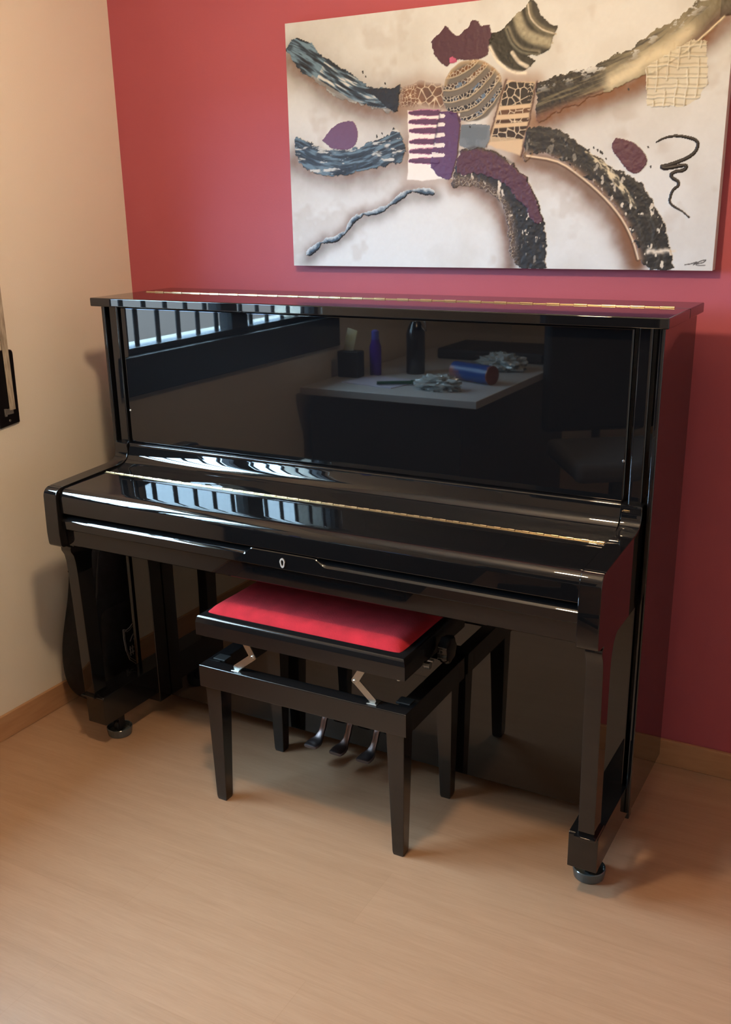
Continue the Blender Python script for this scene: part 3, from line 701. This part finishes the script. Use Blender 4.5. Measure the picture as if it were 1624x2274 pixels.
# right arc
s, T_, sd = streak(Q['Oin'], seed=23)
m = paint(Q['O'], lerp(srgb(38, 38, 36), srgb(62, 60, 54), np.clip((s - .5) * 4, 0, 1)), .007); low = np.clip((.27 - gz) / .12, 0, 1); blend(m * speck * (.2 + .8 * low), srgb(210, 204, 188))
D, T_, G = pdist(smooth(Q['Oin']), gx, gz); blend(m * np.exp(-(D / .010) ** 2) * (n2 > .4), srgb(150, 122, 100)); blend(np.exp(-(D / .0022) ** 2), srgb(226, 206, 176)); blend(np.exp(-(np.hypot(D - .004, 0) / .002) ** 2) * (G < 0) * .8, dkbrown)
D, T_, G = pdist(smooth(Q['Ocr']), gx + wx * .004, gz + wz * .004); wv = .003 + .007 * np.sin(T_ * PI) ** .7; f = np.clip((wv - D) / .004, 0, 1) * np.clip((fbm(T_ * .2, G * D * 3, .012, 44, 2) - .42) * 5, .05, 1); blend(f, srgb(204, 194, 164))
zb_ = .042; D, _, _ = pdist([(Q['O'][12][0] - .006, zb_), (Q['O'][11][0], zb_ + .002)], gx, gz + wz * .008); blend(np.exp(-(D / .004) ** 2), srgb(214, 206, 190))
paint(Q['leafR'], srgb(88, 52, 64), .0015, .002)
# squiggle, signature and spatter
D, T_, G = pdist(smooth(Q['squig'], 5), gx, gz); wv = .0018 + .0027 * np.sin(np.clip(T_ * 1.05, 0, 1) * PI) ** .7; blend(D < wv, srgb(30, 26, 22)); blend(np.exp(-(np.abs(D * G - wv * .3) / .0009) ** 2) * .3 * (D < wv), srgb(120, 112, 100)); hgt += np.clip(1 - (D / wv) ** 2, 0, 1) * .002
D, T_, G = pdist(smooth(Q['sig'], 4), gx, gz); blend(np.clip((.0017 - D) / .0009, 0, 1) * .9, srgb(38, 34, 30))
for i, (a, b) in enumerate(Q['dots']):
    d = np.hypot((gx - a) * (1 + .4 * (i % 3)), gz - b + (gx - a) * .5); blend(d < .0024 + .0008 * (i % 3), srgb(36, 36, 36))
col *= (1 + (n3 - .5)[..., None] * .05)
hgt += (n3 - .5) * .0003
def painting_build():
    box('canvas', new_mat('canvas_sides', (.66, .63, .56), rough=.8), (0, -.0345, 0), (PW, -.001, PH), painting, .0015)
    me = bpy.data.meshes.new('painted_surface'); n = NX * NZ
    co = np.empty((NZ, NX, 3)); co[..., 0] = gx; co[..., 2] = gz; co[..., 1] = -.0350 - np.clip(hgt, 0, .006)
    idx = np.arange(n).reshape(NZ, NX)
    q = np.stack([idx[:-1, :-1], idx[:-1, 1:], idx[1:, 1:], idx[1:, :-1]], -1).reshape(-1)
    nf = len(q) // 4
    me.vertices.add(n); me.vertices.foreach_set('co', co.reshape(-1)); me.loops.add(len(q)); me.loops.foreach_set('vertex_index', q.astype(np.int32))
    me.polygons.add(nf); me.polygons.foreach_set('loop_start', np.arange(0, nf * 4, 4, dtype=np.int32)); me.update(calc_edges=True)
    me.polygons.foreach_set('use_smooth', np.ones(nf, bool))
    a = me.color_attributes.new('pigment', 'FLOAT_COLOR', 'POINT'); rgba = np.ones((n, 4), np.float32); rgba[:, :3] = np.clip(col, 0, 1).reshape(-1, 3); a.data.foreach_set('color', rgba.reshape(-1))
    m = new_mat('acrylic_paint', (.8, .8, .8), rough=.5, spec=.4); nt, N, L, b = nodes(m)
    at = N.new('ShaderNodeAttribute'); at.attribute_name = 'pigment'; L.new(at.outputs['Color'], b.inputs['Base Color'])
    me.materials.append(m); o = bpy.data.objects.new('painted_surface', me); C.objects.link(o); o.parent = painting
painting_build()

# ------------------------------------------------------------------ soft instrument bag in the gap by the left wall
def gig_bag():
    root = thing('guitar_bag', 'black padded guitar bag with a shield badge, standing between the beige wall and the piano', 'bag', (0, 0, 0))
    fab = new_mat('black_nylon', (.010, .010, .012), rough=.7, spec=.25)
    noise_color(fab, (.008, .008, .009), (.014, .014, .016), nscale=40, bump=.4, bscale=300)
    bm = bmesh.new(); rings = []
    # z, half width, centre y, x front, x back
    sec = [(.004, .07, -.345, .13, .06), (.015, .115, -.345, .150, .045), (.045, .155, -.348, .162, .034), (.09, .180, -.35, .168, .026), (.15, .188, -.348, .172, .022), (.21, .188, -.342, .172, .02), (.27, .176, -.336, .172, .02),
           (.33, .158, -.33, .172, .02), (.39, .150, -.32, .172, .02), (.45, .150, -.31, .172, .02), (.52, .146, -.295, .172, .02), (.58, .115, -.26, .17, .022), (.64, .080, -.20, .165, .026), (.70, .052, -.165, .15, .03), (.76, .045, -.15, .14, .035), (.84, .043, -.14, .13, .04), (.90, .048, -.135, .128, .04), (.96, .045, -.13, .125, .04), (.985, .03, -.13, .115, .05)]
    for z, hw, cy, xf, xb in sec:
        r = []
        for k in range(32):
            a = 2 * PI * k / 32; c_, s_ = math.cos(a), math.sin(a)
            ey = math.copysign(abs(c_) ** .62, c_) * hw; ex = math.copysign(abs(s_) ** .55, s_) * (xf - xb) / 2
            r.append(((xf + xb) / 2 + ex, cy + ey, z))
        rings.append(r)
    loft(bm, rings); o = finish(bm, 'bag_body', fab, root, angle=80)
    sm = o.modifiers.new('s', 'SUBSURF'); sm.levels = 1; sm.render_levels = 2
    # piping seam around the front edge
    bm = bmesh.new(); pts = [(xf - .012, cy - hw * .93, z) for z, hw, cy, xf, xb in sec]; pts2 = [(xf - .012, cy + hw * .93, z) for z, hw, cy, xf, xb in sec]
    tube(bm, pts + pts2[::-1], .003, 8); finish(bm, 'piping', rubber, root)
    # front accessory pocket
    bm = bmesh.new(); rr = []
    for x, g in ((.150, 0), (.172, 0), (.179, .008), (.182, .02)):
        rr.append([(x, y, z) for y, z in rounded([(-.485 + g, .06 + g), (-.215 - g, .06 + g), (-.235 - g, .33 - g), (-.455 + g, .33 - g)], .04, 5)])
    loft(bm, rr); finish(bm, 'pocket', fab, root, angle=50)
    # carry loop that pokes out at the waist
    bm = bmesh.new(); tube(bm, [(.11, -.45, .51), (.11, -.485, .485), (.11, -.505, .465), (.11, -.488, .435), (.11, -.46, .42)], [(.003, .012)] * 5, 10); finish(bm, 'carry_loop', fab, root)
    # shield badge outline with a monogram, raised grey print
    ink = new_mat('grey_badge_print', (.34, .32, .31), rough=.5)
    badge = bmesh.new(); X = .1825; by_, bz_ = -.345, .185
    def sh(s): return [(by_ + y * s, bz_ + z * s) for y, z in [(-.044, .062), (-.030, .055), (-.015, .058), (0, .066), (.015, .058), (.030, .055), (.044, .062), (.045, .03), (.040, -.01), (.028, -.045), (0, -.072), (-.028, -.045), (-.040, -.01), (-.045, .03)]]
    for s, w in ((1, .0016), (.88, .0010)):
        p = sh(s); tube(badge, [(X, y, z) for y, z in p + [p[0]]], w, 6)
    for seg in ([(-.020, -.035), (-.020, -.004)], [(-.010, -.035), (-.010, -.004)], [(-.024, -.012), (-.004, -.012)], [(-.024, -.026), (-.004, -.026)], [(.004, -.035), (.004, -.004)], [(.014, -.035), (.014, -.004)], [(.001, -.012), (.018, -.012)], [(.001, -.026), (.018, -.026)],
                [(-.018, .012), (-.008, .026), (.004, .034), (.012, .028), (.004, .020), (-.002, .014), (.006, .006), (.016, .010)]):
        tube(badge, [(X, by_ + a, bz_ + b) for a, b in seg], .0017, 6)
    bo = finish(badge, 'shield_badge', ink, root); bo['label'] = 'grey outlined shield badge'
gig_bag()

# ------------------------------------------------------------------ shutter strap and its winder plate beside the window
wn = thing('strap_winder', 'black shutter strap winder plate screwed to the beige wall below its strap', 'strap winder', (0, -.566, 1.01))
blk = new_mat('black_winder_plate', (.006, .005, .006), rough=.3)
bm = bmesh.new()
pl = rounded([(-.038, -.107), (.037, -.100), (.042, .104), (-.036, .107)], [.006, .003, .012, .012], 6)
loft(bm, [[(0, y, z) for y, z in pl], [(.006, y, z) for y, z in pl], [(.008, y * .95, z * .98) for y, z in pl]]); finish(bm, 'cover_plate', blk, wn, angle=30)
bm = bmesh.new(); bx(bm, (.007, -.012, -.072), (.0105, .016, -.056), .001, 1); bx(bm, (.007, -.016, -.076), (.012, -.008, -.054), .001, 1); finish(bm, 'strap_slot', new_mat('grey_slot', (.12, .115, .11), rough=.4), wn)
bm = bmesh.new(); lathe(bm, [(0, .0025), (.003, .002), (.004, 0)], (0, 0, 0), 16); o = finish(bm, 'screw', steel, wn); o.rotation_euler = (0, PI / 2, 0); o.location = (.008, .001, -.089)
strapm = new_mat('woven_beige_strap', (.42, .36, .27), rough=.85); noise_color(strapm, (.30, .25, .19), (.52, .46, .36), scale=(1, 4, .4), nscale=60, bump=.4, bscale=500)
bm = bmesh.new(); t = [(.0100, -.622 + .0, 0)]
loft(bm, [[(.0105, -.566 - .010 + d, .950), (.0105, -.566 + .010 + d, .950), (.0122, -.566 + .010 + d, .950), (.0122, -.566 - .010 + d, .950)] if z is None else [(x, -.566 - .010 + d, z), (x, -.566 + .010 + d, z), (x + .0017, -.566 + .010 + d, z), (x + .0017, -.566 - .010 + d, z)] for x, z, d in ((.0105, .950, .012), (.0115, 1.10, .0115), (.015, 1.4, .009), (.02, 2.08, .002), (.004, 2.14, 0))])
st = finish(bm, 'shutter_strap', strapm, smooth=False); tag(st, 'narrow beige woven shutter strap hanging down the wall into its black winder', 'strap')
# housing the strap enters
bm = bmesh.new(); bx(bm, (0, -.590, 2.12), (.016, -.542, 2.18), .003, 2); tag(finish(bm, 'strap_guide', new_mat('cream_plastic', (.6, .55, .45), rough=.4)), 'small cream guide plate high on the wall where the strap disappears', 'strap guide')

# ------------------------------------------------------------------ pendant lamp over the room
LX, LY, LZ = 1.27, -1.33, 2.05
lamp = thing('pendant_lamp', 'small round glowing pendant lamp hanging from the ceiling in front of the piano', 'lamp', (LX, LY, LZ))
glow = bpy.data.materials.new('warm_globe'); glow.use_nodes = True
b = glow.node_tree.nodes['Principled BSDF']; b.inputs['Base Color'].default_value = (.9, .8, .6, 1); b.inputs['Emission Color'].default_value = (1.0, .70, .43, 1); b.inputs['Emission Strength'].default_value = LAMP
bm = bmesh.new(); bmesh.ops.create_uvsphere(bm, u_segments=32, v_segments=16, radius=.055); finish(bm, 'globe', glow, lamp)
bm = bmesh.new(); lathe(bm, [(.0, .052), (.03, .045), (.03, .12), (.012, .135), (0, .135)]); finish(bm, 'socket', brass, lamp)
bm = bmesh.new(); tube(bm, [(0, 0, .13), (0, 0, RZ - LZ)], .003, 8); lathe(bm, [(0, RZ - LZ - .03), (.04, RZ - LZ - .02), (.045, RZ - LZ - .001), (0, RZ - LZ - .001)]); finish(bm, 'cord', rubber, lamp)

# ------------------------------------------------------------------ desk by the window, seen mirrored in the piano front
deskm = new_mat('pale_desk_top', (.60, .60, .60), rough=.4); dwood = new_mat('dark_desk_wood', (.030, .018, .012), rough=.4)
D0 = Vector((.02, -3.0, 0)); DX1, DY1, DZ = .80, -1.72, .78
desk = thing('desk', 'pale-topped desk with dark body standing under the window, mirrored in the piano', 'desk', (.41, -2.36, 0))
def dk(n, m, lo, hi, bev=.003): o = box(n, m, [lo[i] - (.41, -2.36, 0)[i] for i in range(3)], [hi[i] - (.41, -2.36, 0)[i] for i in range(3)], desk, bev); return o
dk('desktop', deskm, (.03, -3.0, DZ - .03), (DX1, DY1, DZ)); dk('front_panel', dwood, (.05, DY1 - .06, .03), (DX1 - .08, DY1 - .04, DZ - .03))
dk('side_panel', dwood, (DX1 - .10, -2.96, 0), (DX1 - .08, DY1 - .06, DZ - .03)); dk('side_panel', dwood, (.05, -2.96, 0), (.07, DY1 - .06, DZ - .03))
def item(bm, name, mat, label, cat, loc, **k):
    o = finish(bm, name, mat, **k); o.location = loc; return tag(o, label, cat)
can = thing('snack_can', 'blue cylindrical snack can lying on its side on the desk', 'can', (.62, -2.10, DZ + .0375), .35)
bm = bmesh.new(); lathe(bm, [(0, -.10), (.0375, -.10), (.0375, .10), (0, .10)], (0, 0, 0), 32, 'X'); finish(bm, 'tube', noise_color(new_mat('blue_can', (.02, .10, .32), rough=.3), (.01, .07, .30), (.35, .12, .10), nscale=9, lo=.5, hi=.62), can)
bm = bmesh.new(); lathe(bm, [(0, .0), (.038, .0), (.038, .006), (.03, .007), (0, .004)], (.1, 0, 0), 32, 'X'); finish(bm, 'end_cap', new_mat('red_brown_cap', (.25, .06, .03), rough=.4), can)
bt = thing('spray_bottle', 'slim purple spray bottle standing on the desk by the wall', 'bottle', (.17, -2.10, DZ))
bm = bmesh.new(); lathe(bm, [(0, 0), (.024, 0), (.025, .01), (.025, .12), (.018, .14), (.018, .15), (0, .15)], (0, 0, 0), 24); finish(bm, 'body', new_mat('purple_bottle', (.10, .03, .38), rough=.25), bt)
bm = bmesh.new(); lathe(bm, [(0, .15), (.016, .15), (.016, .185), (.008, .19), (0, .19)], (0, 0, 0), 20); finish(bm, 'cap', new_mat('blue_violet_cap', (.12, .12, .5), rough=.25), bt)
bt = thing('tall_bottle', 'tall black bottle with a cord loop standing on the desk', 'bottle', (.31, -2.20, DZ))
bm = bmesh.new(); lathe(bm, [(0, 0), (.038, 0), (.04, .01), (.04, .17), (.03, .20), (.02, .22), (0, .22)], (0, 0, 0), 28); finish(bm, 'body', satin, bt)
bm = bmesh.new(); tube(bm, [(.0, 0, .22), (.02, 0, .235), (.045, 0, .22), (.05, 0, .18), (.035, 0, .19), (.015, 0, .215)], .004, 8); finish(bm, 'cord_loop', new_mat('pale_cord', (.5, .5, .5), rough=.6), bt)
bm = bmesh.new(); tube(bm, [(-.075, 0, .008), (.06, .0, .008), (.062, 0, .008), (.078, 0, .008)], [.007, .007, .0095, .009], 12); o = item(bm, 'marker_pen', new_mat('dark_green_plastic', (.01, .10, .05), rough=.35), 'dark green marker pen lying on the papers on the desk', 'pen', (.37, -1.90, DZ + .004)); o.rotation_euler = (0, 0, -.5)
bm = bmesh.new(); bx(bm, (-.13, -.10, 0), (.13, .10, .003)); o = item(bm, 'paper_sheet', new_mat('white_paper', (.62, .60, .74), rough=.7), 'white sheets of paper near the front edge of the desk', 'paper', (.28, -1.95, DZ), smooth=False); o.rotation_euler = (0, 0, .2)
def crumple(name, label, loc, s, seed):
    bm = bmesh.new(); bmesh.ops.create_icosphere(bm, subdivisions=4, radius=1)
    for v in bm.verts:
        n = v.co.normalized(); k = 1 + .55 * mnoise.noise(n * 3 + Vector((seed, 0, 0))) + .3 * mnoise.noise(n * 8 + Vector((0, seed, 0)))
        v.co = Vector((n.x * s[0] * k, n.y * s[1] * k, max(-s[2] * .6, n.z * s[2] * k) + s[2] * .6))
    m = new_mat('crumpled_clear_wrap', (.50, .55, .55), rough=.15, spec=.8); return item(bm, name, m, label, 'packaging', loc, angle=20)
crumple('plastic_wrap', 'crumpled clear plastic wrap at the front edge of the desk', (.57, -1.88, DZ), (.085, .05, .035), 2); crumple('plastic_wrap', 'crumpled clear plastic wrap behind the blue can', (.62, -2.42, DZ), (.10, .07, .045), 9)
lap = thing('laptop_bag', 'flat dark laptop bag lying at the back of the desk', 'bag', (.47, -2.78, DZ)); box('sleeve', rubber, (-.26, -.16, 0), (.26, .16, .05), lap, .012); box('handle', rubber, (-.06, .16, .015), (.06, .185, .03), lap, .006)
cs = thing('card_stand', 'dark stand holding a small yellow and white card on the desk beside the wall', 'stand', (.095, -2.02, DZ))
box('holder', rubber, (-.05, -.03, 0), (.05, .03, .11), cs, .006); bm = bmesh.new(); bx(bm, (-.025, -.002, .10), (.025, .002, .20), .0015, 1, rot=Matrix.Rotation(.25, 3, 'Y')); finish(bm, 'card', noise_color(new_mat('yellow_card', (.6, .5, .2), rough=.6), (.65, .62, .5), (.6, .38, .05), nscale=14), cs)

# office chair, dark, right of the desk
ch = thing('office_chair', 'dark high-backed office chair beside the desk, mirrored in the piano', 'chair', (1.17, -2.32, 0), -.6)
fabric = new_mat('dark_chair_fabric', (.012, .012, .014), rough=.8)
box('seat', new_mat('grey_seat_fabric', (.16, .16, .17), rough=.9), (-.24, -.24, .43), (.24, .24, .51), ch, .03, 5); box('backrest', fabric, (-.25, -.30, .53), (.25, -.24, 1.26), ch, .028, 5)
bm = bmesh.new(); tube(bm, [(0, -.2, .44), (0, -.30, .47), (0, -.31, .75)], .02, 10); finish(bm, 'back_post', satin, ch)
bm = bmesh.new(); lathe(bm, [(0, .43), (.03, .43), (.03, .10), (.045, .08), (.045, .06), (0, .06)]); finish(bm, 'gas_column', satin, ch)
for k in range(5):
    a = 2 * PI * k / 5; bm = bmesh.new(); tube(bm, [(0, 0, .085), (.28 * math.cos(a), .28 * math.sin(a), .062)], [.022, .014], 10); l = finish(bm, 'base_spoke', satin, ch)
    bm = bmesh.new(); lathe(bm, [(0, -.02), (.02, -.02), (.028, -.012), (.028, .012), (.02, .02), (0, .02)], (.28 * math.cos(a), .28 * math.sin(a), .0285), 20, 'X'); finish(bm, 'wheel', rubber, l)

# ------------------------------------------------------------------ daylight
wd = bpy.data.worlds.new('daylight'); scene.world = wd; wd.use_nodes = True; nt = wd.node_tree; N = nt.nodes; L = nt.links; N.clear()
out = N.new('ShaderNodeOutputWorld'); bg = N.new('ShaderNodeBackground'); tc = N.new('ShaderNodeTexCoord'); sep = N.new('ShaderNodeSeparateXYZ'); rp = N.new('ShaderNodeValToRGB')
mr = N.new('ShaderNodeMapRange'); mr.inputs['From Min'].default_value = -.3; mr.inputs['From Max'].default_value = .5
L.new(tc.outputs['Generated'], sep.inputs[0]); L.new(sep.outputs['Z'], mr.inputs['Value']); L.new(mr.outputs[0], rp.inputs['Fac'])
e = rp.color_ramp.elements; e[0].position = 0; e[0].color = (.045, .050, .055, 1); e[1].position = 1; e[1].color = (.55, .80, 1.0, 1)
for p, c in ((.22, (.06, .068, .075)), (.37, (.085, .10, .115)), (.42, (.25, .47, .88)), (.70, (.48, .74, 1.0))):
    x = e.new(p); x.color = (*c, 1)
L.new(rp.outputs['Color'], bg.inputs['Color']); bg.inputs['Strength'].default_value = SKY; L.new(bg.outputs[0], out.inputs[0])
ld = bpy.data.lights.new('window_portal', 'AREA'); ld.shape = 'RECTANGLE'; ld.size = WIN[0] - WIN[1]; ld.size_y = WIN[3] - WIN[2]; ld.cycles.is_portal = True
lo = bpy.data.objects.new('window_portal', ld); C.objects.link(lo); lo.location = (-.26, (WIN[0] + WIN[1]) / 2, (WIN[2] + WIN[3]) / 2); lo.rotation_euler = (0, -PI / 2, 0); ld.size, ld.size_y = ld.size_y, ld.size

# ------------------------------------------------------------------ camera
cd = bpy.data.cameras.new('camera'); cam = bpy.data.objects.new('camera', cd); C.objects.link(cam)
yaw, pitch, roll = CAMR
fw = Vector((-math.sin(yaw) * math.cos(pitch), math.cos(yaw) * math.cos(pitch), math.sin(pitch))); rt = Vector((math.cos(yaw), math.sin(yaw), 0)); up = rt.cross(fw)
r2 = math.cos(roll) * rt + math.sin(roll) * up; u2 = -math.sin(roll) * rt + math.cos(roll) * up
M = Matrix((r2, u2, -fw)).transposed().to_4x4(); M.translation = Vector(CAML); cam.matrix_world = M
cd.sensor_fit = 'VERTICAL'; cd.sensor_height = 36; cd.lens = CAMF / 2274 * 36; cd.shift_x = (812 - CAMC[0]) / 2274; cd.shift_y = (CAMC[1] - 1137) / 2274; cd.clip_start = .05
scene.camera = cam
vs = scene.view_settings; vs.view_transform = 'Standard'; vs.look = 'None'; vs.gamma = 1; vs.use_curve_mapping = False; vs.exposure = EXPO
scene.cycles.max_bounces = 9; scene.cycles.diffuse_bounces = 4; scene.cycles.glossy_bounces = 5
